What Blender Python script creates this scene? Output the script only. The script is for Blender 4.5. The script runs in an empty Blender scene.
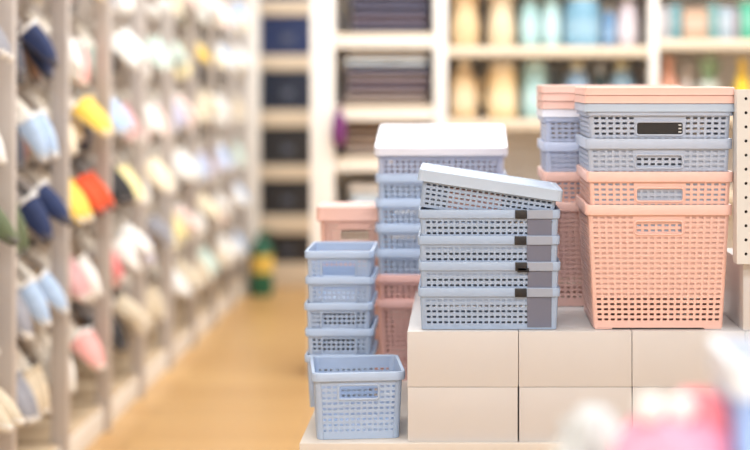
import bpy, bmesh, math, random
from mathutils import Vector, Matrix, Euler

# ------------------------------------------------------------------ camera / light / exposure
SC = bpy.context.scene
COL = SC.collection
FPX = 1600.0            # focal length in pixels of the 750x450 frame
VPX, VPY = 462.0, 82.0  # where the level optical axis meets the picture
CAMZ = 1.30             # eye height
D0 = 3.265              # distance of the front of the white plinth

cd = bpy.data.cameras.new('camera')
cam = bpy.data.objects.new('camera', cd); COL.objects.link(cam)
cam.location = (0, 0, CAMZ)
cam.rotation_euler = (math.radians(90), 0, 0)
cd.sensor_fit = 'HORIZONTAL'; cd.sensor_width = 36.0
cd.lens = 36.0 * FPX / 750.0
cd.shift_x = (375.0 - VPX) / 750.0
cd.shift_y = (VPY - 225.0) / 750.0
cd.clip_start = 0.05; cd.clip_end = 100
cd.dof.use_dof = True
cd.dof.focus_distance = D0 + 0.03
cd.dof.aperture_fstop = 1.5
SC.camera = cam

W = bpy.data.worlds.new('world'); SC.world = W; W.use_nodes = True
W.node_tree.nodes['Background'].inputs[0].default_value = (1.0, 0.98, 0.95, 1)
W.node_tree.nodes['Background'].inputs[1].default_value = 0.6

LIGHT_POWER = 52.0
LIGHT_SPOTS = [(-0.2, -1.3), (1.6, -1.3), (-0.2, 0.9), (1.6, 0.9), (-0.2, 3.4), (1.6, 3.4), (-0.2, 5.9), (1.6, 5.9), (-0.2, 8.6), (1.6, 8.6)]
CEIL = 3.0

vs = SC.view_settings
vs.view_transform = 'Standard'; vs.look = 'None'; vs.gamma = 1.0; vs.use_curve_mapping = False
vs.exposure = -0.48

rnd = random.Random(7)

# ------------------------------------------------------------------ helpers
def PX(u, v, D):
    return Vector(((u - VPX) * D / FPX, D, CAMZ - (v - VPY) * D / FPX))
def X(u, D): return (u - VPX) * D / FPX
def Z(v, D): return CAMZ - (v - VPY) * D / FPX

def lin(c):
    c /= 255.0
    return c / 12.92 if c <= 0.04045 else ((c + 0.055) / 1.055) ** 2.4

MATS = {}
def mat(name, rgb, rough=0.45, var=0.04, scale=30.0, bump=0.0, spec=0.5, sss=0.0, trans=0.0, alpha=1.0):
    if name in MATS: return MATS[name]
    m = bpy.data.materials.new(name); m.use_nodes = True
    nt = m.node_tree; b = nt.nodes['Principled BSDF']
    r, g, bl = (lin(c) for c in rgb)
    tc = nt.nodes.new('ShaderNodeTexCoord')
    n = nt.nodes.new('ShaderNodeTexNoise'); n.inputs['Scale'].default_value = scale
    n.inputs['Detail'].default_value = 3
    nt.links.new(tc.outputs['Object'], n.inputs['Vector'])
    rp = nt.nodes.new('ShaderNodeValToRGB')
    k0, k1 = 1 - var, 1 + var
    rp.color_ramp.elements[0].color = (r*k0, g*k0, bl*k0, 1)
    rp.color_ramp.elements[1].color = (min(1, r*k1), min(1, g*k1), min(1, bl*k1), 1)
    rp.color_ramp.elements[0].position = 0.3; rp.color_ramp.elements[1].position = 0.7
    nt.links.new(n.outputs['Fac'], rp.inputs['Fac'])
    nt.links.new(rp.outputs['Color'], b.inputs['Base Color'])
    b.inputs['Roughness'].default_value = rough
    b.inputs['Specular IOR Level'].default_value = spec
    if sss:
        b.inputs['Subsurface Weight'].default_value = sss
        b.inputs['Subsurface Radius'].default_value = (0.01, 0.008, 0.006)
        b.inputs['Subsurface Scale'].default_value = 0.5
    if trans: b.inputs['Transmission Weight'].default_value = trans
    if alpha < 1: b.inputs['Alpha'].default_value = alpha
    if bump:
        bp = nt.nodes.new('ShaderNodeBump'); bp.inputs['Strength'].default_value = bump
        bp.inputs['Distance'].default_value = 0.004
        nt.links.new(n.outputs['Fac'], bp.inputs['Height'])
        nt.links.new(bp.outputs['Normal'], b.inputs['Normal'])
    MATS[name] = m
    return m

class MB:
    def __init__(s): s.v = []; s.f = []
    def add(s, verts, faces):
        o = len(s.v); s.v += [tuple(p) for p in verts]; s.f += [tuple(i + o for i in f) for f in faces]
        return s
    def box(s, x0, x1, y0, y1, z0, z1, bev=0.0):
        if bev <= 0:
            v = [(x, y, z) for z in (z0, z1) for y in (y0, y1) for x in (x0, x1)]
            return s.add(v, [(0,2,3,1), (4,5,7,6), (0,1,5,4), (2,6,7,3), (0,4,6,2), (1,3,7,5)])
        bm = bmesh.new()
        bmesh.ops.create_cube(bm, size=1.0)
        for p in bm.verts:
            p.co = ((x0+x1)/2 + p.co.x*(x1-x0), (y0+y1)/2 + p.co.y*(y1-y0), (z0+z1)/2 + p.co.z*(z1-z0))
        bmesh.ops.bevel(bm, geom=bm.edges[:], offset=bev, segments=2, affect='EDGES', profile=0.6)
        bm.verts.index_update()
        s.add([p.co[:] for p in bm.verts], [[q.index for q in f.verts] for f in bm.faces])
        bm.free(); return s
    def loft(s, loops, cap0=True, cap1=True, closed=False):
        n = len(loops[0]); v = [p for l in loops for p in l]; f = []
        m = len(loops)
        for a in range(m if closed else m - 1):
            b = (a + 1) % m
            for i in range(n):
                j = (i + 1) % n
                f.append((a*n+i, a*n+j, b*n+j, b*n+i))
        if cap0 and not closed: f.append(tuple(reversed(range(n))))
        if cap1 and not closed: f.append(tuple(range((m-1)*n, m*n)))
        return s.add(v, f)
    def lathe(s, prof, n=20, c=(0, 0, 0), cap0=True, cap1=True):
        loops = [[(c[0]+r*math.cos(2*math.pi*i/n), c[1]+r*math.sin(2*math.pi*i/n), c[2]+z) for i in range(n)] for r, z in prof]
        return s.loft(loops, cap0, cap1)
    def tube(s, pts, r, n=8):
        loops = []
        for i, p in enumerate(pts):
            p = Vector(p); a = Vector(pts[max(0, i-1)]); b = Vector(pts[min(len(pts)-1, i+1)])
            t = (b - a).normalized(); u = t.orthogonal().normalized() if i == 0 else (u - t*u.dot(t)).normalized()
            w = t.cross(u)
            loops.append([p + r*(math.cos(2*math.pi*k/n)*u + math.sin(2*math.pi*k/n)*w) for k in range(n)])
        return s.loft(loops)
    def mesh(s, name, m, smooth=True, ang=35):
        me = bpy.data.meshes.new(name)
        me.from_pydata([tuple(p) for p in s.v], [], [list(f) for f in s.f])
        me.materials.append(m); me.update()
        if smooth:
            me.shade_smooth(); me.set_sharp_from_angle(angle=math.radians(ang))
        return me

def link(name, me, parent=None, loc=(0, 0, 0), rot=(0, 0, 0)):
    o = bpy.data.objects.new(name, me); COL.objects.link(o)
    o.location = loc; o.rotation_euler = rot
    if parent: o.parent = parent
    return o
def tag(o, label, cat, group=None):
    o['label'] = label; o['category'] = cat
    if group: o['group'] = group
    return o
def thing(name, label, cat, loc=(0, 0, 0), rot=(0, 0, 0), group=None):
    return tag(link(name, None, None, loc, rot), label, cat, group)
def struct(name, me, loc=(0, 0, 0)):
    o = link(name, me, None, loc); o['kind'] = 'structure'; return o

def rr(hx, hy, r, z, n=5):
    """rounded rectangle, counter-clockwise"""
    out = []
    for cx, cy, a0 in ((hx-r, hy-r, 0), (-hx+r, hy-r, 90), (-hx+r, -hy+r, 180), (hx-r, -hy+r, 270)):
        for k in range(n + 1):
            a = math.radians(a0 + 90*k/n)
            out.append((cx + r*math.cos(a), cy + r*math.sin(a), z))
    return out

# ------------------------------------------------------------------ room shell
def floor_mat():
    m = bpy.data.materials.new('oak_floor'); m.use_nodes = True
    nt = m.node_tree; b = nt.nodes['Principled BSDF']
    tc = nt.nodes.new('ShaderNodeTexCoord')
    br = nt.nodes.new('ShaderNodeTexBrick')
    br.inputs['Scale'].default_value = 1.0
    br.inputs['Brick Width'].default_value = 1.2; br.inputs['Row Height'].default_value = 0.145
    br.inputs['Mortar Size'].default_value = 0.002
    br.inputs['Color1'].default_value = (lin(214), lin(171), lin(112), 1)
    br.inputs['Color2'].default_value = (lin(203), lin(158), lin(100), 1)
    br.inputs['Mortar'].default_value = (lin(150), lin(105), lin(60), 1)
    nt.links.new(tc.outputs['Object'], br.inputs['Vector'])
    mp = nt.nodes.new('ShaderNodeMapping'); mp.inputs['Scale'].default_value = (3, 40, 1)
    nt.links.new(tc.outputs['Object'], mp.inputs['Vector'])
    n = nt.nodes.new('ShaderNodeTexNoise'); n.inputs['Scale'].default_value = 1.0; n.inputs['Detail'].default_value = 5
    nt.links.new(mp.outputs['Vector'], n.inputs['Vector'])
    mx = nt.nodes.new('ShaderNodeMix'); mx.data_type = 'RGBA'; mx.blend_type = 'MULTIPLY'
    mx.inputs['Factor'].default_value = 0.35
    nt.links.new(br.outputs['Color'], mx.inputs['A']); nt.links.new(n.outputs['Color'], mx.inputs['B'])
    rp = nt.nodes.new('ShaderNodeValToRGB')
    rp.color_ramp.elements[0].color = (0.55, 0.5, 0.45, 1); rp.color_ramp.elements[1].color = (1, 1, 1, 1)
    nt.links.new(n.outputs['Fac'], rp.inputs['Fac']); nt.links.new(rp.outputs['Color'], mx.inputs['B'])
    nt.links.new(mx.outputs['Result'], b.inputs['Base Color'])
    b.inputs['Roughness'].default_value = 0.32
    return m

M_wall = mat('warm_white_paint', (240, 234, 226), 0.7, 0.015, 3)
M_ceil = mat('ceiling_white', (242, 240, 236), 0.8, 0.01, 3)
RX0, RX1, RY0, RY1 = -1.90, 4.2, -2.5, 10.75
struct('floor', MB().box(RX0, RX1, RY0, RY1, -0.05, 0).mesh('floor', floor_mat()))
struct('ceiling', MB().box(RX0, RX1, RY0, RY1, CEIL, CEIL+0.05).mesh('ceiling', M_ceil))
struct('wall_left', MB().box(RX0-0.05, RX0, RY0, RY1, 0, CEIL).mesh('wall_left', M_wall))
struct('wall_right', MB().box(RX1, RX1+0.05, RY0, RY1, 0, CEIL).mesh('wall_right', M_wall))
struct('wall_back', MB().box(RX0, RX1, RY1, RY1+0.05, 0, CEIL).mesh('wall_back', M_wall))
struct('wall_front', MB().box(RX0, RX1, RY0-0.05, RY0, 0, CEIL).mesh('wall_front', M_wall))

# ceiling lamps: panel and light; the pair behind the camera is added front fill
def emis(name, rgb, s):
    m = bpy.data.materials.new(name); m.use_nodes = True
    b = m.node_tree.nodes['Principled BSDF']
    b.inputs['Base Color'].default_value = (*rgb, 1); b.inputs['Emission Color'].default_value = (*rgb, 1)
    b.inputs['Emission Strength'].default_value = s
    return m
M_frame = mat('lamp_frame_white', (235, 235, 235), 0.4)
M_diff = emis('lamp_diffuser', (1, 0.97, 0.92), 3.0)
fr_me = MB().loft([rr(0.62, 0.32, 0.01, z, 2) for z in (0, 0.04)]).mesh('frame', M_frame)
df_me = MB().box(-0.6, 0.6, -0.3, 0.3, -0.004, -0.001).mesh('diffuser', M_diff)
for i, (lx, ly) in enumerate(LIGHT_SPOTS):
    t = thing('ceiling_lamp', 'white rectangular light panel mounted flat on the ceiling', 'lamp', (lx, ly, CEIL-0.04), group='ceiling light panels')
    link('frame', fr_me, t); link('diffuser', df_me, t)
    ld = bpy.data.lights.new('panel_light', 'AREA'); ld.shape = 'RECTANGLE'; ld.size = 1.2; ld.size_y = 0.6
    ld.energy = LIGHT_POWER*(0.62 if 2 < ly < 5 else 1.2 if ly < 0 else 0.9 if ly < 2 else 1.5); ld.color = (0.89, 0.95, 1.0)
    lo = bpy.data.objects.new('panel_light', ld); COL.objects.link(lo); lo.parent = t; lo.location = (0, 0, -0.01)

# ------------------------------------------------------------------ plastics
GREY = mat('grey_plastic', (172, 184, 206), 0.42, 0.02)
BLUEGREY = mat('blue_grey_plastic', (156, 175, 203), 0.42, 0.02)
BLUE = mat('baby_blue_plastic', (168, 187, 215), 0.42, 0.02)
LAV = mat('lavender_blue_plastic', (184, 196, 224), 0.42, 0.02)
PEACH = mat('peach_plastic', (231, 189, 178), 0.42, 0.02)
PINK = mat('dusty_pink_plastic', (228, 182, 176), 0.42, 0.02)
LIDGREY = mat('pale_grey_lid_plastic', (174, 190, 211), 0.4, 0.02)
LIDWHITE = mat('white_lilac_lid_plastic', (226, 228, 240), 0.4, 0.015)
BLACK = mat('black_print', (28, 28, 32), 0.4)
CARD_WHITE = mat('card_white', (225, 225, 225), 0.6)

BCACHE = {}
def basket_meshes(key, Wt, Dt, H, slope, ncol, pcol, hw, nrow, prow, hh, z_top, nside, window, rim_h, rim_out, r, material):
    """Wt, Dt: outer size of the body at the top. Rows counted from the top row (centre z_top) down."""
    if key in BCACHE: return BCACHE[key]
    wall = 0.0018
    hx0, hy0 = Wt/2, Dt/2
    # row boundaries from the bottom up
    zs = [0.0]; rowhole = []; rowidx = []
    for j in reversed(range(nrow)):
        zc = z_top - j*prow
        zs += [zc - hh/2, zc + hh/2]; rowhole += [False, True]; rowidx += [-1, j]
    zs.append(H - 0.001); rowhole.append(False); rowidx.append(-1)
    def cols(n, L):
        b = [-1.0]; hole = []; idx = []
        for c in range(n):
            xc = (c - (n-1)/2)*pcol
            b += [(xc - hw/2)/L, (xc + hw/2)/L]; hole += [False, True]; idx += [-1, c]
        b.append(1.0); hole.append(False); idx.append(-1)
        return b, hole, idx
    fb = cols(ncol, hx0 - r); sb = cols(nside, hy0 - r)
    nc = 4
    # perimeter stations, front (y-) first, going +x, then right side, back, left
    st = []; cell = []          # station: (kind, a, b); cell after each station: (side, colhole, colidx)
    for side in range(4):
        B = fb if side % 2 == 0 else sb
        for k, t in enumerate(B[0]):
            st.append((side, 'f', t))
            cell.append((side, B[1][k], B[2][k]) if k < len(B[1]) else (side, False, -1))
        for k in range(1, nc):
            st.append((side, 'c', k/nc)); cell.append((side, False, -1))
    N = len(st)
    def pos(s, z, off):
        hx = hx0 - slope*(H - z) - off; hy = hy0 - slope*(H - z) - off; rad = max(0.001, r - off)
        side, kind, t = s
        lx, ly = hx - rad, hy - rad
        if kind == 'f':
            return ((t*lx, -hy, z), (hx, t*ly, z), (-t*lx, hy, z), (-hx, -t*ly, z))[side]
        a = math.radians(-90 + 90*side + 90*t)
        cx, cy = ((lx, -ly), (lx, ly), (-lx, ly), (-lx, -ly))[side]
        return (cx + rad*math.cos(a), cy + rad*math.sin(a), z)
    R = len(zs)
    verts = []
    for off in (0.0, wall):
        for z in zs:
            zz = z if not (off and z == 0.0) else wall
            for s in st: verts.append(pos(s, zz, off))
    def vi(l, j, i): return l*R*N + j*N + (i % N)
    def is_hole(j, i):
        side, ch, ci = cell[i % N]
        if side == 0 and window:
            c0, c1, r0, r1 = window
            # window opening: everything between first and last hole column / row
            ilo = 2*c0 + 1; ihi = 2*c1 + 1
            k = i % N          # front side stations start at 0
            if ilo <= k <= ihi:
                jlo = 2*(nrow-1-r1) + 1; jhi = 2*(nrow-1-r0) + 1
                if jlo <= j <= jhi: return True
                if j > jhi or j == jlo - 1 : return False
            if k in (ilo-1, ihi+1): return False
        return rowhole[j] and ch
    faces = []
    for j in range(R - 1):
        for i in range(N):
            if is_hole(j, i): continue
            faces.append((vi(0,j,i), vi(0,j,i+1), vi(0,j+1,i+1), vi(0,j+1,i)))
            faces.append((vi(1,j,i), vi(1,j+1,i), vi(1,j+1,i+1), vi(1,j,i+1)))
            if is_hole(j, i+1): faces.append((vi(0,j,i+1), vi(1,j,i+1), vi(1,j+1,i+1), vi(0,j+1,i+1)))
            if is_hole(j, i-1): faces.append((vi(0,j,i), vi(0,j+1,i), vi(1,j+1,i), vi(1,j,i)))
            if j+1 < R-1 and is_hole(j+1, i): faces.append((vi(0,j+1,i), vi(0,j+1,i+1), vi(1,j+1,i+1), vi(1,j+1,i)))
            if j > 0 and is_hole(j-1, i): faces.append((vi(0,j,i), vi(1,j,i), vi(1,j,i+1), vi(0,j,i+1)))
    for i in range(N): faces.append((vi(0,R-1,i), vi(0,R-1,i+1), vi(1,R-1,i+1), vi(1,R-1,i)))
    faces.append(tuple(vi(0,0,i) for i in reversed(range(N))))
    faces.append(tuple(vi(1,0,i) for i in range(N)))
    mb = MB().add(verts, faces)
    body = mb.mesh('basket_body', material, True, 30)
    # rim
    o = rim_out
    prof = [(-0.0005, H-rim_h+0.0015), (o-0.001, H-rim_h), (o, H-rim_h+0.001), (o+0.0007, H-0.002), (o-0.0008, H), (-0.0015, H), (-0.0022, H-0.001), (-0.0022, H-0.006)]
    rim = MB().loft([rr(hx0+a, hy0+a, max(0.002, r+a), z) for a, z in prof], False, False, closed=True).mesh('basket_rim', material, True, 40)
    fr = None; wrect = None
    if window:
        c0, c1, r0, r1 = window
        xa = (c0-(ncol-1)/2)*pcol - hw/2; xb = (c1-(ncol-1)/2)*pcol + hw/2
        k = 1 - slope*(H-(z_top-(r0+r1)/2*prow))/hx0
        xa *= k; xb *= k
        za = z_top - r1*prow - hh/2; zb = z_top - r0*prow + hh/2
        hxw, hzw = (xb-xa)/2, (zb-za)/2; cx, cz = (xa+xb)/2, (za+zb)/2
        loops = []
        for grow, proud in ((0.0035, -0.0005), (0.0035, 0.0012), (0.0025, 0.002), (0.0005, 0.002), (-0.0008, 0.0012), (-0.0008, -0.002)):
            lp = []
            for (x, y, _) in rr(hxw+grow, hzw+grow, 0.005+grow, 0):
                z = cz + y
                lp.append((cx + x, -(hy0 - slope*(H-z)) - proud, z))
            loops.append(lp)
        fr = MB().loft(loops, False, False, closed=True).mesh('window_frame', material, True, 40)
        wrect = (cx, cz, hxw, hzw, slope, hy0, H)
    BCACHE[key] = (body, rim, fr, wrect)
    return BCACHE[key]

def basket(label, spec, mname, material, loc, rot=(0, 0, 0), group=None):
    bm = basket_meshes((spec['id'], mname), spec['W'], spec['D'], spec['H'], spec['slope'], spec['ncol'], spec['pcol'], spec['hw'],
                       spec['nrow'], spec['prow'], spec['hh'], spec['z_top'], spec['nside'], spec.get('window'), spec['rim_h'], spec['rim_out'], spec['r'], material)
    t = thing('storage_basket', label, 'basket', loc, rot, group)
    link('body', bm[0], t); link('rim', bm[1], t)
    if bm[2]: link('handle_frame', bm[2], t)
    return t, bm

def lid_mesh(Wd, Dp, h, r, material, top=0.004):
    """shallow lid: skirt flaring down, stepped top panel"""
    hx, hy = Wd/2, Dp/2
    L = [rr(hx-0.0025, hy-0.0025, r, 0.0), rr(hx, hy, r, 0.0), rr(hx-0.0005, hy-0.0005, r, 0.003), rr(hx-0.0012, hy-0.0012, r, h-0.002), rr(hx-0.003, hy-0.003, r, h),
         rr(hx-0.012, hy-0.012, r, h), rr(hx-0.0135, hy-0.0135, r, h-0.0015), rr(hx-0.0135, hy-0.0135, r, h-0.0015)]
    U = [rr(hx-0.0025, hy-0.0025, r, 0.0), rr(hx-0.004, hy-0.004, r, h-0.004)]
    m = MB(); m.loft(L, False, True); m.loft(list(reversed(U)), True, False)
    return m.mesh('lid', material, True, 35)

# ------------------------------------------------------------------ plinth, platform
M_plinth = mat('cream_laminate', (203, 200, 200), 0.4, 0.012, 6)
M_plat = mat('pale_birch_board', (212, 205, 197), 0.45, 0.03, 8)
S0 = D0/FPX
z_plinth = Z(331, D0); z_mid = Z(387, D0); z_plat = Z(442, D0)
PL_D = 0.62   # plinth depth
def block(x0, x1, z0, z1, label):
    g = 0.0006
    o = link('display_box', MB().box(x0+g, x1-g, 0, PL_D, 0, z1-z0-g, 0.0016).mesh('display_box', M_plinth, True, 30), None, (0, D0, z0))
    return tag(o, label, 'box', 'cream display boxes under the baskets')
us = [407, 518.5, 632, 745, 858]
names_t = ['cream box under the stack of labelled grey baskets', 'cream box of upper row between grey stack and big peach basket',
           'cream box under the large peach basket', 'cream box under the tall cream block']
names_b = ['cream box of lower row beside the open blue basket', 'cream box of lower row, second from the open blue basket',
           'cream box of lower row, third from the open blue basket', 'cream box of lower row, fourth from the open blue basket']
for k in range(4):
    block(X(us[k], D0), X(us[k+1], D0), z_mid, z_plinth, names_t[k])
    block(X(us[k]+0.4, D0), X(us[k+1]-(0.5 if k == 0 else 0), D0), z_plat, z_mid, names_b[k])
pt = thing('display_platform', 'low pale wooden platform carrying the boxes and blue baskets', 'platform', (0, D0-0.012, 0))
px0, px1, pdep = X(300, D0), X(858, D0), 1.25
link('platform_top', MB().box(px0, px1, 0, pdep, z_plat-0.028, z_plat, 0.002).mesh('platform_top', M_plat, True, 30), pt)
link('platform_body', MB().box(px0+0.012, px1-0.012, 0.015, pdep-0.015, 0.0, z_plat-0.028).mesh('platform_body', M_plinth), pt)

# tall cream block at the right and the perforated upright above it
o = link('display_block', MB().box(0, 0.3, 0, 0.27, 0, Z(262, D0)-z_plinth, 0.002).mesh('display_block', M_plinth, True, 30), None, (X(743.5, D0), D0+0.004, z_plinth))
tag(o, 'tall cream block standing under the perforated cream panel', 'block')
M_peg = mat('cream_powder_coat', (212, 211, 209), 0.5, 0.01)
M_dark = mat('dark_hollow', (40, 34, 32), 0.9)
pg = thing('perforated_panel', 'cream perforated metal panel with a row of round holes', 'panel', (X(737, D0-0.03), D0-0.03, Z(262.5, D0)))
PW, PH = 0.16, Z(89.5, D0) - Z(262.5, D0)
def perforated():
    mb = MB(); pit = 14*S0; n = 10; hr = 0.0033
    x0 = 9.0*S0
    ncx = 5; zc0 = 10*S0
    xs = [0.0] + [x0 + pit*(k+0.5) for k in range(-0, ncx-1)] + [PW]
    nr = int((PH - 0.01)/pit)
    zs = [0.0] + [zc0 + pit*(k+0.5) for k in range(nr-1)] + [PH]
    for a in range(ncx):
        for b in range(nr):
            X0, X1, Z0, Z1 = xs[a], xs[a+1], zs[b], zs[b+1]
            cx, cz = x0 + pit*a, zc0 + pit*b
            ring = [(cx + hr*math.cos(math.pi*2*k/12), 0, cz + hr*math.sin(math.pi*2*k/12)) for k in range(12)]
            inn = [(p[0], 0.004, p[2]) for p in ring]
            # outer square points matched to ring angles
            sq = []
            for k in range(12):
                an = math.pi*2*k/12; c, s = math.cos(an), math.sin(an)
                if k in (1, 2): q = (X1, Z1)
                elif k in (4, 5): q = (X0, Z1)
                elif k in (7, 8): q = (X0, Z0)
                elif k in (10, 11): q = (X1, Z0)
                else: q = (X1 if c > .5 else X0 if c < -.5 else cx, Z1 if s > .5 else Z0 if s < -.5 else cz)
                sq.append((q[0], 0, q[1]))
            v = ring + sq + inn; f = []
            for k in range(12):
                j = (k+1) % 12
                f.append((k, 12+k, 12+j, j)); f.append((24+k, k, j, 24+j))
            mb.add(v, f)
    return mb
link('face_plate', perforated().mesh('face_plate', M_peg, False), pg)
link('casing', MB().add([(0,0,0),(PW,0,0),(PW,0.05,0),(0,0.05,0),(0,0,PH),(PW,0,PH),(PW,0.05,PH),(0,0.05,PH)],
     [(0,3,2,1),(4,5,6,7),(1,2,6,5),(0,4,7,3),(2,3,7,6)]).mesh('casing', M_peg, False), pg)
link('hollow_shade', MB().box(0.002, PW-0.002, 0.006, 0.048, 0.002, PH-0.002).mesh('hollow_shade', M_dark), pg)  # dark fill painted in for the shade inside the hollow panel

# ------------------------------------------------------------------ right stack: large nested baskets
BIG = dict(id='big', W=0.2915, D=0.288, H=0.2535, slope=0.050, ncol=19, pcol=0.0146, hw=0.0090, nrow=21, prow=0.0105, hh=0.0044,
           z_top=0.2535-0.0263, nside=18, window=(6, 12, 1, 3), rim_h=0.0215, rim_out=0.0045, r=0.008)
bx = X(660, D0) ; by = D0 + 0.004 + 0.1485
zB = z_plinth + 0.003
sp = 33.2*S0
cols_r = [(PEACH, 'peach', 'large woven-look peach basket standing on cream boxes, lowest of its stack'),
          (PEACH, 'peach', 'peach basket nested in the large peach basket, grey showing through its window'),
          (GREY, 'grey', 'grey woven-look basket nested between peach basket and the basket with dark window'),
          (GREY, 'grey', 'grey woven-look basket with darkened window under the peach lids')]
for k, (m, mn, lb) in enumerate(cols_r):
    t, bmz = basket(lb, BIG, mn, m, (bx + (0.001 if k % 2 else -0.001), by, zB + 0.0005 + k*sp))
    if k == 0:
        for s in (-1, 1):
            link('foot', MB().box(s*0.112-0.018, s*0.112+0.018, -0.13, 0.13, -0.0032, 0.0005, 0.001).mesh('foot', m, True, 30), t)
    if k == 3:  # dark card added so the basket's inside reads as shaded
        cx, cz, hxw, hzw, sl, hy0, H = bmz[3]
        lp = [(cx + x, -(hy0 - sl*(H-(cz+z))) + 0.003, cz + z) for x, z, _ in rr(hxw, hzw, 0.004, 0)]
        lp2 = [(a, b+0.002, c) for a, b, c in lp]
        o = link('darkening_card', MB().loft([lp, lp2]).mesh('darkening_card', BLACK), t); o['label'] = 'card added to darken the inside behind the window'
        dm = MB()
        for q in range(3):
            dm.box(cx+hxw-0.009, cx+hxw-0.003, lp[0][1]-0.0012+0.0, lp[0][1]+0.001, cz+0.007-0.007*q-0.0012, cz+0.007-0.007*q+0.0012)
        d = link('card_marks', dm.mesh('card_marks', CARD_WHITE), o); d['label'] = 'three small pale dashes'
zl = zB + 3*sp + BIG['H']
lid_big_g = lid_mesh(0.3085, 0.305, 0.0165, 0.007, LIDGREY)
lid_big_p = lid_mesh(0.3085, 0.305, 0.0165, 0.007, PEACH)
lh = 0.0163
tag(link('basket_lid', lid_big_g, None, (bx, by, zl-0.012)), 'pale grey lid on the basket with the dark window', 'lid')
tag(link('basket_lid', lid_big_p, None, (bx, by, zl-0.012+lh+0.0006)), 'peach lid resting on the pale grey lid', 'lid')
tag(link('basket_lid', lid_big_p, None, (bx+0.0005, by, zl-0.012+2*lh+0.0012)), 'topmost peach lid over the dark window basket', 'lid')

# stack behind
D1 = 3.60
S1 = D1/FPX
BACK = dict(BIG, id='back', W=0.300, D=0.25, H=0.237, z_top=0.237-0.0263, nrow=19, pcol=0.0148, nside=16)
bx1 = X(541.5, D1) + 0.158; by1 = D1 + 0.136
z1 = z_plinth
rows = [(203, PEACH, 'peach', 'peach basket at the bottom of the stack behind the large peach basket'),
        (173, PEACH, 'peach', 'peach basket under two grey ones in the stack behind'),
        (143, LAV, 'lav', 'lavender grey basket above a peach one in the stack behind'),
        (115, LAV, 'lav', 'lavender grey basket under pale lids in the stack behind')]
for k, (v, m, mn, lb) in enumerate(rows):
    basket(lb, BACK, mn, m, (bx1, by1, z1 + 0.0005 + k*30*S1))
zl1 = z1 + 3*30*S1 + BACK['H']
lb_p = lid_mesh(0.316, 0.268, 0.0174, 0.008, PEACH); lb_l = lid_mesh(0.316, 0.268, 0.0174, 0.008, LIDWHITE)
for k, (me, lb) in enumerate([(lb_l, 'pale lilac lid under three peach lids in the stack behind'),
                 (lb_p, 'lowest of three peach lids in the stack behind'), (lb_p, 'middle of three peach lids in the stack behind'), (lb_p, 'topmost of three peach lids in the stack behind')]):
    tag(link('basket_lid', me, None, (bx1, by1, zl1 - 0.010 + k*0.0180)), lb, 'lid')

# ------------------------------------------------------------------ centre stack of grey baskets with labels
CEN = dict(id='cen', W=0.2855, D=0.235, H=0.0855, slope=0.047, ncol=22, pcol=0.01205, hw=0.0076, nrow=5, prow=0.0113, hh=0.0042,
           z_top=0.0855-0.026, nside=17, rim_h=0.0185, rim_out=0.0028, r=0.007)
cxm = (X(418, D0)+X(560.5, D0))/2; cym = D0 + 0.012 + 0.122
spc = 26.2*S0
M_lab = mat('slate_paper_label', (110, 114, 134), 0.35, 0.02)
M_lab2 = mat('pale_paper_label', (154, 163, 182), 0.35, 0.02)
labs = ['grey basket with slate label and black tag, lowest of its stack', 'grey basket with slate label, second up from the cream boxes',
        'grey basket with slate label, third up from the cream boxes', 'grey basket with slate label directly under the tilted basket']
for k in range(4):
    t, _ = basket(labs[k], CEN, 'bg', BLUEGREY, (cxm + (0, .0008, -.0006, .0004)[k], cym, z_plinth + 0.0005 + k*spc))
    H = CEN['H']; hy = CEN['D']/2; sl = CEN['slope']
    xa = X(527.5, D0) - cxm; xb = X(552, D0) - cxm
    # label: follows the sloping wall below the rim, and the rim's front
    zlo = 0.004 if k == 0 else 0.026
    zhi = H - CEN['rim_h'] - 0.0005
    f = lambda z, p: -(hy - sl*(H-z)) - p
    me = MB().add([(xa, f(zlo,.0002), zlo), (xb, f(zlo,.0002), zlo), (xb, f(zhi,.0002), zhi), (xa, f(zhi,.0002), zhi),
                   (xa, f(zlo,.0012), zlo), (xb, f(zlo,.0012), zlo), (xb, f(zhi,.0012), zhi), (xa, f(zhi,.0012), zhi)],
                  [(0,1,2,3), (4,7,6,5), (0,4,5,1), (1,5,6,2), (2,6,7,3), (3,7,4,0)][::-1])
    bm = me.mesh('paper_label', M_lab, False); bm.flip_normals()
    o = link('paper_label', bm, t); o['label'] = 'slate grey paper label'
    yr = -(hy + CEN['rim_out'] + 0.0008)
    o2 = link('label_top', MB().box(xa, xb+0.002, yr-0.0006, yr+0.0003, H-CEN['rim_h']+0.0005, H-0.001).mesh('label_top', M_lab2), o)
    ta, tb = X(515, D0)-cxm, X(527, D0)-cxm
    tm = MB().box(ta, tb, yr-0.003, yr+0.0003, H-0.0185, H-0.0005, 0.0014).mesh('price_tag', BLACK, True, 30)
    tg = link('price_tag', tm, t); tg['label'] = 'small black plastic tag'
    if k == 1:
        link('tag_hook', MB().box(ta+0.004, tb+0.004, yr-0.003, yr, H-0.021, H-0.012, 0.001).mesh('tag_hook', BLACK), tg)
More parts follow.
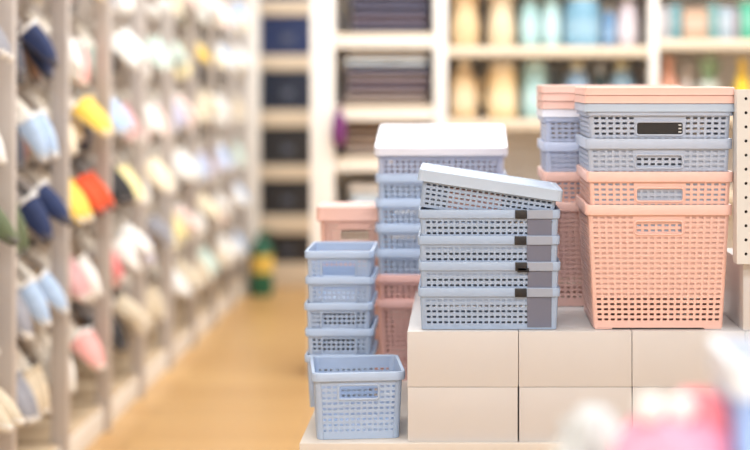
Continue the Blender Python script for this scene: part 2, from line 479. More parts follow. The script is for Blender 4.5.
# tilted basket on top
TIL = dict(CEN, id='til', W=0.279, D=0.228, H=0.070, z_top=0.070-0.0225, nrow=5, prow=0.0098, rim_h=0.016, rim_out=0.003, hh=0.0038)
th = math.radians(8.6)
rc = Vector((X(491, D0), cym, Z(183.4, D0)))
Rm = Euler((0, th, 0)).to_matrix()
base = rc + Rm @ Vector((0, 0, -TIL['H']))
t, _ = basket('pale grey lidded basket tilted on top of the labelled grey stack', TIL, 'bg', BLUEGREY, base, (0, th, 0))
lt = lid_mesh(0.301, 0.248, 0.024, 0.012, LIDGREY)
l = link('lid', lt, t, (0, 0, TIL['H']-0.0165)); l['label'] = 'pale grey lid'
M_pkt = mat('pink_tissue', (236, 190, 184), 0.6, 0.1, 60)
pk = MB().box(-0.085, 0.03, -0.106, 0.05, 0.004, 0.048, 0.004).mesh('pink_packet', M_pkt)
o = link('pink_packet', pk, None, base, (0, th, 0)); tag(o, 'pale pink packet inside the tilted grey basket', 'packet')

# ------------------------------------------------------------------ blue stack behind the boxes, white lid on top
D2 = 3.92; S2 = D2/FPX
EB = dict(id='eb', W=0.312, D=0.27, H=0.20, slope=0.045, ncol=20, pcol=0.0144, hw=0.0088, nrow=14, prow=0.0118, hh=0.0052,
          z_top=0.20-0.031, nside=17, rim_h=0.0205, rim_out=0.0055, r=0.014)
ex = X(375, D2) + 0.1615; ey = D2 + 0.141
spE = 25.1*S2
zE = z_plat
stackE = [(PINK, 'pink', 'dusty pink basket at the foot of the tall blue stack'), (PINK, 'pink', 'dusty pink basket directly under the blue ones of the tall stack'),
          (BLUE, 'blue', 'blue basket resting in the pink ones of the tall stack'), (BLUE, 'blue', 'blue basket, second above the pink ones of the tall stack'),
          (BLUE, 'blue', 'blue basket, third above the pink ones of the tall stack'), (BLUE, 'blue', 'blue basket, second below the tilted white lid'),
          (LAV, 'lav', 'lavender basket directly under the tilted white lid')]
EBS = dict(EB, id='ebs', H=0.088, z_top=0.088-0.031, nrow=4)
for k, (m, mn, lb) in enumerate(stackE):
    basket(lb, EB if k == 0 else EBS, mn, m, (ex, ey, zE + 0.0005 + k*spE + (EB['H']-EBS['H'] if k else 0)))
zEt = zE + 6*spE + EB['H']
me = lid_mesh(0.3285, 0.30, 0.020, 0.016, LIDWHITE)
ta = math.radians(9.5)
hinge = Vector((ex, D2 - 0.010, zEt - 0.014))
Rl = Euler((ta, 0, 0)).to_matrix()
o = link('basket_lid', me, None, hinge + Rl @ Vector((0, 0.15, 0)), (ta, 0, 0))
tag(o, 'white lilac lid tilted forward on the tall blue stack', 'lid')
def towel_mesh(w, d, h, m, seed=0, folds=1):
    r = random.Random(seed); mb = MB()
    for q in range(folds):
        z0 = h*q/folds; hh = h/folds
        loops = []
        for k in range(9):
            x = -w/2 + w*k/8; lp = []
            for a in range(16):
                an = 2*math.pi*a/16; c, s = math.cos(an), math.sin(an)
                yy = math.copysign(abs(c)**0.45, c)*d/2*(1 - 0.012*r.random()); zz = z0 + hh/2 + math.copysign(abs(s)**0.6, s)*hh*0.49*(1-0.12*r.random())
                lp.append((x, yy, zz))
            loops.append(lp)
        mb.loft(loops)
    return mb.mesh('folded_cloth', m, True, 50)
M_lil = mat('lilac_cloth', (226, 200, 214), 0.9, 0.06, 40)
o = link('folded_cloth', towel_mesh(0.27, 0.22, 0.045, M_lil, 3, 3), None, (ex, ey+0.005, zE + 6*spE + EB['H'] - EBS['H'] + 0.0025), (0, 0, 0))
tag(o, 'lilac folded cloth inside the basket under the tilted white lid', 'cloth')
o = link('folded_cloth', towel_mesh(0.25, 0.10, 0.066, M_lil, 4, 4), None, (ex, ey+0.05, zE + 6*spE + EB['H'] - EBS['H'] + 0.0025 + 0.046), (0, 0, 0))
tag(o, 'lilac folded cloth propping up the back of the white lid', 'cloth')

# peach lidded stack at the left of it
D3 = 3.98; S3 = D3/FPX
FB = dict(id='fb', W=0.176, D=0.16, H=0.118, slope=0.04, ncol=12, pcol=0.0135, hw=0.0082, nrow=7, prow=0.0115, hh=0.005,
          z_top=0.118-0.028, nside=10, window=(3, 8, 1, 3), rim_h=0.018, rim_out=0.005, r=0.014)
fx = X(316.5, D3) + 0.094; fy = D3 + 0.095
ztopF = Z(220, D3)
stepF = (ztopF - 0.118 + 0.012 - z_plat)/3
fl = ['peach basket hidden at the foot of the peach stack behind blue baskets', 'peach basket second up in the stack behind the small blue baskets',
      'peach basket third up in the stack behind the small blue baskets', 'peach lidded basket showing above the stack of small blue baskets']
for k in range(4):
    basket(fl[k], FB, 'peach', PEACH, (fx, fy, z_plat + 0.0005 + k*stepF))
o = link('basket_lid', lid_mesh(0.194, 0.178, 0.034, 0.016, PEACH), None, (fx, fy, z_plat + 3*stepF + 0.118 - 0.014))
tag(o, 'deep peach lid on the basket behind the small blue baskets', 'lid')

# ------------------------------------------------------------------ small blue baskets
D4 = 3.60; S4 = D4/FPX
GB = dict(id='gb', W=0.1455, D=0.215, H=0.119, slope=0.055, ncol=11, pcol=0.0116, hw=0.0072, nrow=9, prow=0.0100, hh=0.0050,
          z_top=0.119-0.0245, nside=16, window=(2, 8, 0, 3), rim_h=0.0165, rim_out=0.0045, r=0.008)
gx = (X(304, D4)+X(374, D4))/2-0.001; gy = D4 + 0.113
spG = 26.0*S4
ord5 = ['lowest of five', 'second up of five', 'middle one of five', 'fourth up of five', 'topmost open one of five']
offs = [0, .001, -.001, .0015, 0]
for k in range(5):
    basket('small baby blue basket with windowed front, %s in a stack' % ord5[k], GB, 'blue', BLUE, (gx+offs[k], gy, z_plat + 0.0005 + k*spG))
# near open basket
NB = dict(id='nb', W=0.182, D=0.205, H=0.138, slope=0.045, ncol=13, pcol=0.0124, hw=0.0078, nrow=9, prow=0.0112, hh=0.005,
          z_top=0.138-0.030, nside=14, window=(3, 9, 0, 2), rim_h=0.018, rim_out=0.005, r=0.014)
basket('open baby blue basket standing alone on the platform before the blue stack', NB, 'blue', BLUE, (X(358.5, D0+0.01)-0.012, D0 + 0.008 + 0.115, z_plat+0.0005), (0, 0, math.radians(6.5)))

# ------------------------------------------------------------------ left aisle rack
M_post = mat('greige_steel', (196, 187, 181), 0.45, 0.015, 5)
M_back = mat('cream_back_panel', (176, 164, 154), 0.6, 0.02, 5)
M_kick = mat('white_kickboard', (232, 226, 218), 0.4, 0.02, 5)
M_deck = mat('tan_deck', (206, 182, 150), 0.5, 0.06, 12)
M_ledge = mat('beige_ledge', (190, 172, 152), 0.5, 0.05, 12)
RX = -1.33; BAY = 0.64; Y0 = 4.02; NBAY = 9
TILT = math.radians(47)
ROWZ = [0.215 + 0.268*k for k in range(8)]       # height of each ledge's front edge
words = ['first', 'second', 'third', 'fourth', 'fifth', 'sixth', 'seventh', 'eighth', 'ninth', 'tenth']
me_post = MB().box(-0.034, 0.022, 0.0, 0.04, 0, 2.42, 0.003).mesh('post', M_post, True, 30)
me_back = MB().box(-0.36, -0.345, 0.0, BAY, 0.0, 2.42).mesh('back_panel', M_back)
me_deck = MB().box(-0.345, -0.004, 0.02, BAY-0.02, 0.085, 0.105, 0.002).mesh('base_deck', M_deck)
me_kick = MB().box(-0.02, 0.0, 0.0, BAY, 0.0, 0.092, 0.002).mesh('kickboard', M_kick)
# T-shaped hook: arm out of the back panel, bar across for a pair
def hook_mesh():
    mb = MB().tube([(-0.345, 0, 0), (-0.16, 0, 0), (-0.15, 0, 0.008)], 0.004, 6)
    return mb.tube([(-0.158, -0.066, 0.002), (-0.158, 0.066, 0.002)], 0.004, 6).mesh('hook', M_post)
me_hook = hook_mesh()
me_hplate = MB().box(-0.345, -0.340, -0.02, 0.02, -0.025, 0.025, 0.001).mesh('hook_plate', M_post)

# slippers
def slipper_meshes(kind):
    n = 14; Ls = 0.27
    def half(t): return 0.050*(math.sin(math.pi*min(1, max(0, (t*0.94+0.03))))**0.5)*(0.86+0.22*t)
    outline = []
    for k in range(n+1): outline.append((Ls*k/n, half(k/n)))
    def loop(z, g):
        return [((x-Ls/2)*g + Ls/2, -h*g, z) for x, h in outline] + [((x-Ls/2)*g+Ls/2, h*g, z) for x, h in reversed(outline)]
    sole = MB().loft([loop(0, .96), loop(0.004, 1.0), loop(0.018, 1.0), loop(0.021, .97)])
    ins = MB().loft([loop(0.021, .93), loop(0.0245, .92), loop(0.026, .86)])
    up = MB(); loops = []
    t0 = 0.46 if kind == 0 else 0.40
    for k in range(9):
        t = t0 + (0.985-t0)*k/8
        w = half(t)*1.04; hh = (0.062 - 0.012*k/8)*(1 - (k/8.0)**3*0.72)
        outer = [(Ls*t, -w*math.cos(math.pi*a/10), 0.006 + hh*math.sin(math.pi*a/10)**0.8) for a in range(11)]
        inner = [(Ls*t, (w-.005)*math.cos(math.pi*a/10), 0.006 + (hh-.006)*math.sin(math.pi*a/10)**0.8) for a in range(11)]
        loops.append(outer + inner)
    up.loft(loops)
    return sole, ins, up
SOLE, INS, UP = slipper_meshes(0)
cuff = MB().tube([(0.27*0.46, -0.0515*math.cos(math.pi*a/12), 0.008 + 0.062*math.sin(math.pi*a/12)**0.8) for a in range(13)], 0.007, 6)
bow = MB(); bow.lathe([(0.001, -0.013), (0.009, -0.009), (0.013, 0), (0.009, 0.009), (0.001, 0.013)], 8, (0.15, 0, 0.072))
PAL = {'navy': (38, 52, 92), 'light blue': (176, 198, 226), 'white': (240, 238, 234), 'olive': (98, 108, 78), 'grey': (150, 150, 158), 'beige': (214, 200, 176),
       'dark red': (150, 40, 40), 'pink': (240, 176, 172), 'red orange': (222, 84, 44), 'yellow': (248, 208, 92), 'cream': (246, 232, 204), 'mauve': (206, 160, 160),
       'black': (44, 42, 44), 'rose': (226, 130, 130), 'mint': (206, 226, 218), 'lavender': (206, 204, 226), 'brown': (140, 106, 84), 'sky blue': (140, 184, 214),
       'pale yellow': (246, 230, 170), 'pale pink': (246, 216, 208), 'charcoal': (78, 78, 88), 'ivory': (240, 234, 220), 'off white': (232, 230, 226)}
SLM = {}
def slip_me(cn):
    if cn not in SLM:
        m = mat('slipper_' + cn.replace(' ', '_'), PAL[cn], 0.85, 0.1, 60, 0.2)
        light = sum(PAL[cn]) > 420
        m2 = mat('insole_' + ('cream' if light else 'taupe'), (236, 226, 212) if light else (150, 140, 134), 0.9, 0.05, 60)
        m3 = mat('sole_' + ('white' if light else 'dark'), (230, 224, 216) if light else (88, 84, 86), 0.6, 0.05, 60)
        m4 = mat('plush_trim_white', (244, 242, 240), 0.95, 0.08, 90, 0.3)
        SLM[cn] = (SOLE.mesh('sole', m3), INS.mesh('insole', m2), UP.mesh('upper', m), cuff.mesh('cuff', m4 if cn in ('pink', 'navy', 'white', 'light blue', 'rose', 'pale pink') else m))
    return SLM[cn]
plans = {   # bay -> rows from the bottom, each two colours (far pair first seen from the aisle end)
    0: [('grey','beige'), ('light blue','grey'), ('navy','olive'), ('light blue','white'), ('navy','grey'), ('dark red','beige'), ('white','cream'), ('pink','white')],
    1: [('grey','beige'), ('grey','light blue'), ('olive','navy'), ('charcoal','light blue'), ('charcoal','navy'), ('beige','dark red'), ('white','cream'), ('pink','white')],
    2: [('white','pink'), ('mauve','white'), ('yellow','red orange'), ('cream','yellow'), ('white','pink'), ('cream','yellow'), ('white','cream'), ('pink','white')],
    3: [('black','beige'), ('rose','white'), ('black','pale yellow'), ('light blue','mauve'), ('mint','white'), ('grey','white'), ('white','cream'), ('mint','white')],
    4: [('brown','beige'), ('lavender','grey'), ('white','cream'), ('white','pale pink'), ('white','mint'), ('brown','white'), ('white','cream'), ('white','cream')],
}
BEHIND = ['charcoal', 'brown', 'grey', 'navy', 'beige', 'mauve', 'cream']
past = ['white', 'cream', 'pale pink', 'lavender', 'mint', 'white', 'beige', 'white', 'pale yellow', 'light blue', 'white', 'cream']
past2 = sorted(set(past)) + ['ivory', 'off white']
for b in range(NBAY):
    yb = Y0 + b*BAY
    t = thing('slipper_rack', 'greige steel slipper rack bay, %s from the white column at aisle end' % words[NBAY-1-b], 'rack', (RX, yb, 0), group='slipper rack bays along the aisle')
    link('post', me_post, t)
    if b == NBAY-1: link('post', me_post, t, (0, BAY-0.04, 0))
    link('back_panel', me_back, t); link('base_deck', me_deck, t); link('kickboard', me_kick, t)
    for k, z in enumerate(ROWZ):
        row = plans[b][k] if b in plans else rnd.sample(past2, 2)
        if b in (6, 7) and k == 4: row = ('yellow', 'black') if b == 6 else ('cream', 'light blue')
        for s in range(2):
            cn = row[s]
            hy_ = 0.175 + 0.29*s
            zt = z + 0.235
            h_ = link('hook', me_hook, t, (0, hy_, zt)); link('hook_plate', me_hplate, h_)
            if k == 7 or (k == 6 and b < 7): continue
            tl = math.radians(rnd.choice((36, 44, 52, 60)))
            for e in ((-1, 1, 0) if (b in (1, 2, 3) and k < 6) else (-1, 1)):
                loc = (RX - 0.158 + rnd.uniform(-.004, .004) - (0.07 if e == 0 else 0), yb + hy_ + e*0.056, zt + 0.006 + (0.012 if e == 0 else 0))
                cc = cn if e else BEHIND[(b*5 + k*3 + s) % len(BEHIND)]
                lab = '%s slipper %s %s row up, %s rack bay from the white column' % (cc, 'hung in the' if e else 'behind a pair,', words[k], words[NBAY-1-b])
                q = thing('slipper', lab, 'slipper', loc, (rnd.uniform(-.08, .08), tl + rnd.uniform(-.16, .16) + (0.3 if e == 0 else 0), rnd.uniform(-.12, .12)), 'slippers on the aisle rack')
                sm = slip_me(cc)
                link('sole', sm[0], q); link('insole', sm[1], q); link('upper', sm[2], q); link('cuff', sm[3], q)

M_col = mat('white_column_paint', (244, 240, 234), 0.5, 0.01, 4)
struct('trim_1', MB().box(-1.44, -1.265, 0, 0.16, 0, CEIL, 0.004).mesh('trim_1', M_col, True, 30), (0, 9.88, 0))

# ------------------------------------------------------------------ dark shelf at the end of the aisle
D5 = 10.12
M_tan = mat('beige_shelf_board', (214, 196, 172), 0.5, 0.03, 6)
M_darkback = mat('dark_back_panel', (46, 46, 52), 0.7, 0.05, 6)
ux0, ux1 = -1.33, -0.30
t = thing('storage_shelf', 'tall shelf of dark boxes at the far end of the aisle', 'shelf', (0, D5, 0))
link('back_panel', MB().box(ux0, ux1, 0.42, 0.44, 0, 2.4).mesh('back_panel', M_darkback), t)
for x in (ux0, ux1):
    link('upright', MB().box(x-0.02 if x > ux0 else x, x+0.02, 0.0, 0.42, 0, 2.4).mesh('upright', M_post), t)
shv = [(-50, -36), (0, 15), (55, 70), (110, 127), (165, 180), (215, 234)]
for a, b in shv:
    link('shelf_board', MB().box(ux0+0.02, ux1-0.02, 0.0, 0.42, Z(b, D5), Z(a, D5), 0.004).mesh('shelf_board', M_tan, True, 30), t)
zb0 = Z(263, D5)
link('base', MB().box(ux0+0.02, ux1-0.02, 0.0, 0.42, 0.0, zb0, 0.004).mesh('base', M_tan, True, 30), t)
M_navy = mat('navy_box_card', (26, 44, 86), 0.35, 0.12, 5); M_ink = mat('ink_blue_box_card', (24, 34, 54), 0.35, 0.12, 5); M_blk = mat('black_box_card', (36, 36, 40), 0.4, 0.15, 5)
M_hand = mat('box_label_holder', (90, 96, 112), 0.3)
tops = [(-36, 0, M_navy, 'navy', 'above the top visible shelf'), (15, 55, M_navy, 'bright navy', 'highest visible row'), (70, 110, M_ink, 'ink blue', 'second row'), (127, 165, M_blk, 'black', 'third row'), (180, 215, M_blk, 'black', 'fourth row'), (234, 263, M_blk, 'black', 'lowest row')]
for a, b, m, cn, wh in tops:
    zb_, zt = Z(b, D5), Z(a, D5)
    h = (zt - zb_)*0.97
    for x0, x1, side in ((ux0+0.024, -0.905, 'beside the white column'), (-0.895, -0.33, 'behind the display shelf')):
        if side != 'beside the white column' and cn != 'bright navy': continue
        q = thing('storage_box', '%s lidded box on the dark shelf, %s, %s' % (cn, wh, side), 'box', ((x0+x1)/2, D5+0.186, zb_+0.001), group='dark boxes on the end shelf')
        w = (x1-x0)/2
        link('box_body', MB().loft([rr(w-0.008, 0.17, 0.01, 0.0), rr(w-0.004, 0.175, 0.01, h*0.8)]).mesh('box_body', m), q)
        link('box_lid', MB().loft([rr(w, 0.18, 0.012, h*0.74), rr(w, 0.18, 0.012, h-0.01), rr(w-0.01, 0.17, 0.012, h)]).mesh('box_lid', m), q)
        link('label_holder', MB().box(-0.035, 0.035, -0.180, -0.172, h*0.35, h*0.5, 0.003).mesh('label_holder', M_hand), q)

# green canister standing on the floor by the column
M_green = mat('bottle_green', (26, 92, 66), 0.35, 0.1, 10); M_yel = mat('yellow_label', (226, 190, 90), 0.5, 0.05)
M_tanl = mat('tan_label', (196, 160, 130), 0.5, 0.05)
t = thing('canister', 'green cylinder with yellow label standing by the white column', 'canister', (X(261.5, 9.75), 9.75, 0))
link('body', MB().lathe([(0.055, 0), (0.068, 0.01), (0.072, 0.05), (0.072, 0.27), (0.06, 0.31), (0.03, 0.335), (0.028, 0.35)], 24).mesh('body', M_green), t)
link('label', MB().lathe([(0.0722, 0.14), (0.0735, 0.14), (0.0735, 0.25), (0.0722, 0.25)], 24, cap0=False, cap1=False).mesh('label', M_yel), t)
link('valve', MB().lathe([(0.02, 0.345), (0.024, 0.35), (0.024, 0.375), (0.012, 0.39)], 16).mesh('valve', M_green), t)
link('grip', MB().tube([(-0.01, 0, 0.38), (0.03, -0.01, 0.395), (0.07, -0.02, 0.385)], 0.007).mesh('grip', M_green), t)

# ------------------------------------------------------------------ display shelf behind the stacks
D6 = 7.0; S6 = D6/FPX
M_white = mat('white_shelf_frame', (240, 236, 230), 0.5, 0.01, 4)
M_board = mat('birch_shelf_board', (214, 198, 176), 0.5, 0.03, 6)
M_rail = mat('white_price_rail', (240, 232, 220), 0.4, 0.02, 6)
M_bk = mat('warm_grey_back', (222, 216, 210), 0.7, 0.02, 4)
t = thing('display_shelf', 'wide white framed shelf unit with birch boards behind the baskets', 'shelf', (0, D6, 0))
xR = X(900, D6)
link('back_panel', MB().box(X(335, D6), xR, 0.40, 0.42, 0.0, 2.3).mesh('back_panel', M_bk), t)
for a, b in ((310, 334), (434, 447), (650, 658.5), (892, 900)):
    link('upright', MB().box(X(a, D6), X(b, D6), 0.0, 0.40, 0.0, 2.3, 0.004).mesh('upright', M_white, True, 30), t)
link('base', MB().box(X(334, D6), xR-0.04, 0.02, 0.40, 0.0, 0.1).mesh('base', M_white), t)
def boards(u0, u1, vs_, thick):
    for v in vs_:
        l = link('shelf_board', MB().box(X(u0, D6), X(u1, D6), 0.012, 0.40, Z(v+thick, D6), Z(v, D6), 0.003).mesh('shelf_board', M_board, True, 30), t)
        link('price_rail', MB().box(X(u0, D6)+0.002, X(u1, D6)-0.002, 0.0, 0.012, Z(v+thick, D6)+0.002, Z(v+thick*0.35, D6), 0.002).mesh('price_rail', M_rail if u1 < 440 else M_board, True, 30), l)
boards(334, 434, [-46, 33, 106, 157, 230], 15)
boards(447, 650, [-28, 46, 119, 192], 11)
boards(658.5, 892, [-36, 39, 112, 190], 11)

# folded cloths in the narrow bay
CL = {'slate': (92, 90, 108), 'taupe': (138, 122, 120), 'plum grey': (112, 100, 112), 'pale blue': (206, 218, 226), 'brown': (150, 128, 112), 'white': (238, 234, 230), 'mushroom': (160, 144, 134)}
def pile(vbase, u0, u1, items, where, D=D6):
    z = Z(vbase, D) + 0.001
    w = X(u1, D) - X(u0, D); cx = (X(u0, D) + X(u1, D))/2
    for i, (cn, hpx) in enumerate(items):
        h = hpx*S6
        m = mat('cloth_' + cn.replace(' ', '_'), CL[cn], 0.95, 0.08, 40, 0.2)
        o = link('folded_cloth', towel_mesh(w*(0.97+0.03*rnd.random()), 0.30, h*0.98, m, i), None, (cx + rnd.uniform(-.006, .006), D + 0.19, z))
        tag(o, '%s folded cloth, %s from the bottom of the pile %s' % (cn, words[i], where), 'cloth', 'folded cloths in the narrow shelf bay')
        z += h
pile(33, 351, 428, [('slate', 9), ('plum grey', 9), ('slate', 9), ('slate', 9), ('taupe', 9)], 'on the highest visible board')
pile(106, 345, 428, [('mushroom', 8), ('taupe', 8), ('plum grey', 8), ('taupe', 8), ('slate', 7), ('pale blue', 9), ('white', 7)], 'topped by white cloth')
pile(157, 345, 424, [('mushroom', 9), ('brown', 9), ('mushroom', 9), ('brown', 8)], 'of brown cloths')
pile(230, 350, 424, [('white', 20), ('pale blue', 14), ('white', 12)], 'on the lowest visible board')

# purple pouch hanging from the board edge
M_pur = mat('purple_cloth', (112, 48, 108), 0.8, 0.1, 30, 0.2)
t = thing('hanging_pouch', 'purple cloth pouch hanging at the edge of the folded cloths', 'pouch', (X(339.5, D6), D6-0.03, Z(146, D6)))
lp = []
for z, w, d in ((0, .012, .01), (.01, .026, .018), (.06, .032, .024), (.12, .026, .02), (.145, .012, .010), (.165, .018, .012)):
    lp.append([(w*math.cos(2*math.pi*k/14)*(1+.08*math.sin(5*k)), d*math.sin(2*math.pi*k/14), z) for k in range(14)])
link('pouch_body', MB().loft(lp).mesh('pouch_body', M_pur, True, 60), t)
link('cord', MB().tube([(0, 0, .15), (0.004, 0.0, .19), (0.01, 0.025, Z(116, D6)-Z(146, D6)+.01)], 0.003, 6).mesh('cord', M_pur), t)

# bottles and jars
def bottle(u0, u1, vb, vt, rgb, cn, label, shape=0, cap=(236, 232, 222), dy=0.13):
    w = (X(u1, D6) - X(u0, D6))/2; h = (vb - vt)*S6
    m = mat('bottle_%s' % cn.replace(' ', '_'), rgb, 0.3, 0.04, 8); mc = mat('cap_%d_%d_%d' % cap, cap, 0.4)
    ml = mat('bottle_label_%s' % cn.replace(' ', '_'), tuple(min(255, int(c*0.82+46)) for c in rgb), 0.6, 0.04, 20)
    t = thing('bottle', label, 'bottle', ((X(u0, D6)+X(u1, D6))/2, D6+dy, Z(vb, D6)+0.001), group='bottles on the display shelf')
    if shape == 0: prof = [(.9, 0), (1, .02), (1, .62), (.92, .72), (.6, .82), (.45, .85), (.45, .88)]; cr = .5
    elif shape == 1: prof = [(.86, 0), (.95, .02), (1, .3), (.86, .52), (.8, .6), (.98, .74), (.9, .86), (.6, .9)]; cr = .66
    else: prof = [(.92, 0), (1, .02), (1, .8), (.95, .86), (.8, .88)]; cr = .86
    link('bottle_body', MB().lathe([(r*w, z*h) for r, z in prof], 20).mesh('bottle_body', m, True, 50), t)
    zc = prof[-1][1]*h - 0.004
    link('cap', MB().lathe([(cr*w*.94, zc), (cr*w, zc+.004), (cr*w, h-.004), (cr*w*.9, h)], 18).mesh('cap', mc, True, 50), t)
    if shape != 1: link('label', MB().lathe([(w*1.003, h*.16), (w*1.015, h*.16), (w*1.015, h*.5), (w*1.003, h*.5)], 20, cap0=False, cap1=False).mesh('label', ml), t)
    return t
GOLD = (220, 192, 150); CREAM = (224, 205, 174); TEAL = (166, 204, 206); BLU = (120, 164, 188); LIL = (204, 194, 202)
bottle(451, 480, 46, -18, GOLD, 'gold', 'golden cream bottle with waisted body beside the white upright, upper board', 1)
bottle(488, 516, 46, -18, CREAM, 'cream', 'cream waisted bottle between golden and pale teal bottles, upper board', 1)
bottle(521, 541, 46, -12, TEAL, 'teal', 'slim pale teal bottle next to the cream one, upper board', 0)
bottle(543, 563, 46, -16, (178, 212, 214), 'ice teal', 'ice teal bottle second from the cream one, upper board', 0)
bottle(566, 603, 46, -8, BLU, 'blue', 'broad blue jar with pale lid on the upper board', 2, (226, 224, 196))
bottle(605, 618, 46, 4, (108, 146, 184), 'mid blue', 'narrow mid blue bottle between blue jar and lilac bottle', 0)
bottle(620, 641, 46, -10, LIL, 'lilac', 'lilac grey bottle beside the white upright, upper board', 0)
bottle(451, 477, 119, 60, GOLD, 'gold', 'golden cream bottle beside the white upright, lower board', 0, (240, 226, 200))
tj = bottle(488, 518, 119, 62, (234, 206, 158), 'sand', 'sand coloured jug with a side handle on the lower board', 2, (240, 226, 200))
hw_ = (X(518, D6)-X(488, D6))/2
link('handle', MB().tube([(-hw_*.98, 0, .17), (-hw_*1.4, 0, .165), (-hw_*1.5, 0, .12), (-hw_*1.4, 0, .075), (-hw_*.98, 0, .07)], 0.008).mesh('handle', MATS['bottle_sand']), tj)
bottle(523, 549, 119, 60, TEAL, 'teal', 'pale teal bottle right behind the peach lids, lower board', 2, (190, 216, 214))
bottle(566, 592, 119, 62, (146, 176, 204), 'pale blue', 'pale blue bottle with cream cap on lower board', 0, (222, 216, 186))
bottle(612, 637, 119, 62, (140, 170, 190), 'dusk blue', 'dusk blue bottle near the white upright, lower board', 0, (214, 204, 160))
bottle(552, 563, 119, 68, (70, 84, 92), 'dark slate', 'dark slate bottle between teal and pale blue ones', 0, (60, 70, 76))
bottle(597, 609, 119, 66, (66, 92, 100), 'dark teal', 'dark teal bottle between pale and dusk blue ones', 0, (206, 210, 210))
bottle(640, 649, 119, 66, (84, 78, 80), 'dark brown', 'slim dark brown bottle against the white upright', 0, (120, 110, 110))

# cartons in the right bay
def carton(u0, u1, vt, rgb, cn, label, dy=0.06):
    w = X(u1, D6) - X(u0, D6); h = (39 - vt)*S6
    t = thing('carton', label, 'carton', ((X(u0, D6)+X(u1, D6))/2, D6+dy, Z(39, D6)+0.001), group='cartons on the right shelf bay')
    m = mat('carton_' + cn, rgb, 0.5, 0.05, 10); m2 = mat('carton_band_' + cn, tuple(min(255, int(c*0.8+52)) for c in rgb), 0.5, 0.04, 10)
    link('box', MB().box(-w/2+.001, w/2-.001, 0, 0.16, 0, h, 0.003).mesh('box', m, True, 30), t)
    link('band', MB().box(-w/2+.006, w/2-.006, -0.0015, 0.001, h*.3, h*.7).mesh('band', m2), t)
carton(660, 672, 6, (178, 178, 184), 'silver', 'silver grey carton beside the white upright')
carton(673, 683, 4, (104, 150, 158), 'petrol', 'narrow petrol blue carton next to the silver one')
carton(685, 710, 8, (184, 154, 130), 'brown', 'wide light brown carton between two petrol ones')
carton(711, 721, 4, (112, 156, 156), 'seagreen', 'narrow sea green carton right of the brown one')
carton(722, 735, 7, (160, 176, 188), 'mist', 'mist blue carton beside the mauve one')
carton(736, 742, 8, (160, 148, 158), 'mauve', 'slim mauve carton between mist blue and emerald')
carton(743, 760, 2, (78, 166, 138), 'emerald', 'emerald green carton at the end of the row')
# potted succulents / vases on the board below
def vase(u0, u1, vt, rgb, cn, label, leaves=None):
    w = (X(u1, D6)-X(u0, D6))/2; h = (112-vt)*S6
    t = thing('potted_plant' if leaves else 'vase', label, 'plant' if leaves else 'vase', ((X(u0, D6)+X(u1, D6))/2, D6+0.12, Z(112, D6)+0.001))
    m = mat('vase_' + cn, rgb, 0.5, 0.06, 12)
    if not leaves:
        link('vase_body', MB().lathe([(w*.6, 0), (w*.9, h*.1), (w, h*.4), (w*.6, h*.7), (w*.35, h*.82), (w*.5, h)], 20, cap1=True).mesh('vase_body', m, True, 60), t)
        link('lip', MB().lathe([(w*.48, h*.985), (w*.56, h*.985), (w*.56, h*1.01), (w*.48, h*1.01)], 20, cap0=False, cap1=False).mesh('lip', m), t)
    else:
        link('pot', MB().lathe([(w*.55, 0), (w*.75, h*.45), (w*.8, h*.45), (w*.8, h*.52), (w*.7, h*.52)], 18).mesh('pot', m, True, 40), t)
        ml = mat('leaf_' + cn, leaves, 0.5, 0.1, 20)
        for k in range(9):
            a = k*2.4; lean = 0.25 + 0.5*(k/9)
            L = h*(.62 - .18*k/9); d = Vector((math.cos(a)*lean, math.sin(a)*lean*.7, 1)).normalized(); s_ = d.cross(Vector((0, 0, 1))).normalized()
            loops = []
            for q in range(6):
                f = q/5; c = Vector((0, 0, h*.48)) + d*L*f; ww = w*.28*math.sin(math.pi*(0.15+0.85*f))+.001
                n_ = d.cross(s_)
                loops.append([c + s_*ww*math.cos(2*math.pi*e/6) + n_*ww*.35*math.sin(2*math.pi*e/6) for e in range(6)])
            link('leaf', MB().loft(loops).mesh('leaf', ml, True, 60), t)
vase(661, 683, 58, (216, 158, 134), 'terracotta', 'terracotta vase with narrow neck beside the white upright')
vase(684, 697, 66, (206, 194, 186), 'stone', 'small pale stone vase between terracotta vase and green plant')
vase(698, 727, 54, (206, 214, 206), 'sage', 'sage leaved plant in a pale pot', (150, 180, 146))
vase(738, 756, 60, (246, 206, 60), 'yellow', 'bright yellow vase near the perforated panel')

# ------------------------------------------------------------------ foreground counter and its goods
CT = 0.80
t = thing('sales_counter', 'white counter in front of the cream boxes carrying pink plush and blue bin', 'counter', (0.33, 1.52, 0))
link('counter_top', MB().box(-0.27, 0.5, -0.35, 0.40, CT-0.03, CT, 0.004).mesh('counter_top', M_white, True, 30), t)
link('counter_body', MB().box(-0.25, 0.48, -0.33, 0.38, 0, CT-0.03).mesh('counter_body', M_plinth), t)

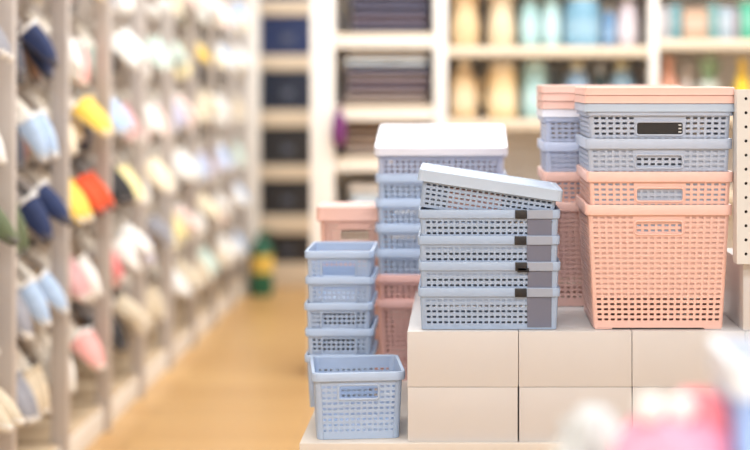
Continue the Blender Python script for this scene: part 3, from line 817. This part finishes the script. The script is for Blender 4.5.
def blob(cx, cy, cz, rx, ry, rz, seed, amp=0.12, n=18, e=0.85):
    r = random.Random(seed); ph = [r.uniform(0, 6.28) for _ in range(6)]
    loops = []
    for k in range(1, n):
        th_ = math.pi*k/n; lp = []
        for a in range(24):
            an = 2*math.pi*a/24
            f = 1 + amp*(math.sin(3*an+ph[0])*math.sin(2*th_+ph[1]) + .6*math.sin(5*an+ph[2]+2*th_) + .5*math.sin(4*th_+ph[3]+an))
            st, ct = math.sin(th_), -math.cos(th_)
            z = cz + rz*math.copysign(abs(ct)**e, ct)*(1 + (f-1)*.5)
            lp.append((cx + rx*st**e*math.cos(an)*f, cy + ry*st**e*math.sin(an)*f, max(0.0, z)))
        loops.append(lp)
    return loops
M_pk = mat('pink_plush', (240, 156, 180), 0.9, 0.08, 50, 0.2); M_pk2 = mat('salmon_plush', (236, 130, 140), 0.9, 0.08, 50, 0.2)
M_tis = mat('white_tissue', (216, 218, 216), 0.6, 0.06, 30, 0.4); M_sil = mat('silver_grey_tissue', (190, 194, 196), 0.4, 0.08, 30, 0.4)
DF = 1.68; SF = DF/FPX
fxc = X(672, DF)
t = thing('plush_pouch', 'pink plush pouch tied with white bow, on the foreground counter', 'pouch', (fxc, DF, CT+0.0005))
hP = Z(392, DF) - CT
mb = MB(); mb.loft(blob(0, 0, hP*.46, 0.068, 0.06, hP*.44, 5, .06)); link('pouch_body', mb.mesh('pouch_body', M_pk, True, 70), t)
mb = MB(); mb.loft(blob(0.030, 0.01, hP*.62, 0.040, 0.042, hP*.38, 8, .08)); link('pouch_flap', mb.mesh('pouch_flap', M_pk2, True, 70), t)
mb = MB()
for sx in (-1, 1):
    mb.loft([[(x*.9, y, z) for x, y, z in l] for l in blob(-0.012 + 0.017*sx, -0.03, hP*.93, 0.017, 0.012, 0.014, 20+sx, .1, 10)])
link('bow', mb.mesh('bow', M_tis, True, 70), t)
# crumpled white tissue to the left of it
t2 = thing('tissue_bundle', 'crumpled white and silver tissue bundle beside the pink plush pouch', 'tissue', (X(592, DF), DF+0.02, CT+0.0005))
hT = Z(398, DF) - CT
mb = MB(); mb.loft(blob(0, 0, hT*.45, 0.034, 0.034, hT*.46, 31, .2)); link('tissue_core', mb.mesh('tissue_core', M_sil, True, 70), t2)
for k in range(6):
    a = k*1.05 + .3
    mb = MB(); mb.loft(blob(0.024*math.cos(a), 0.022*math.sin(a), hT*(.55 + .3*((k*37) % 10)/10), 0.015, 0.013, 0.024, 40+k, .25, 10))
    link('tissue_fold', mb.mesh('tissue_fold', M_tis if k % 2 else M_sil, True, 70), t2)
# blue bin with a white rim
DG = 1.60
M_sky = mat('sky_blue_plastic', (150, 184, 236), 0.35, 0.03); M_aq = mat('white_bin_rim', (212, 218, 224), 0.35, 0.02)
hb = Z(365, DG) - CT
t = thing('plastic_bin', 'sky blue plastic bin with white rim on the foreground counter', 'bin', (X(733, DG)+0.10, DG+0.09, CT+0.0005))
body = [rr(.085, .075, .015, 0), rr(.093, .083, .015, hb*.86), rr(.091, .081, .015, hb*.86), rr(.083, .073, .015, .004)]
link('bin_body', MB().loft(body, True, True).mesh('bin_body', M_sky), t)
rim = [rr(.0915, .0815, .015, hb*.84), rr(.1, .09, .017, hb*.84), rr(.1, .09, .017, hb), rr(.0915, .0815, .015, hb)]
link('bin_rim', MB().loft(rim, closed=True).mesh('bin_rim', M_aq), t)
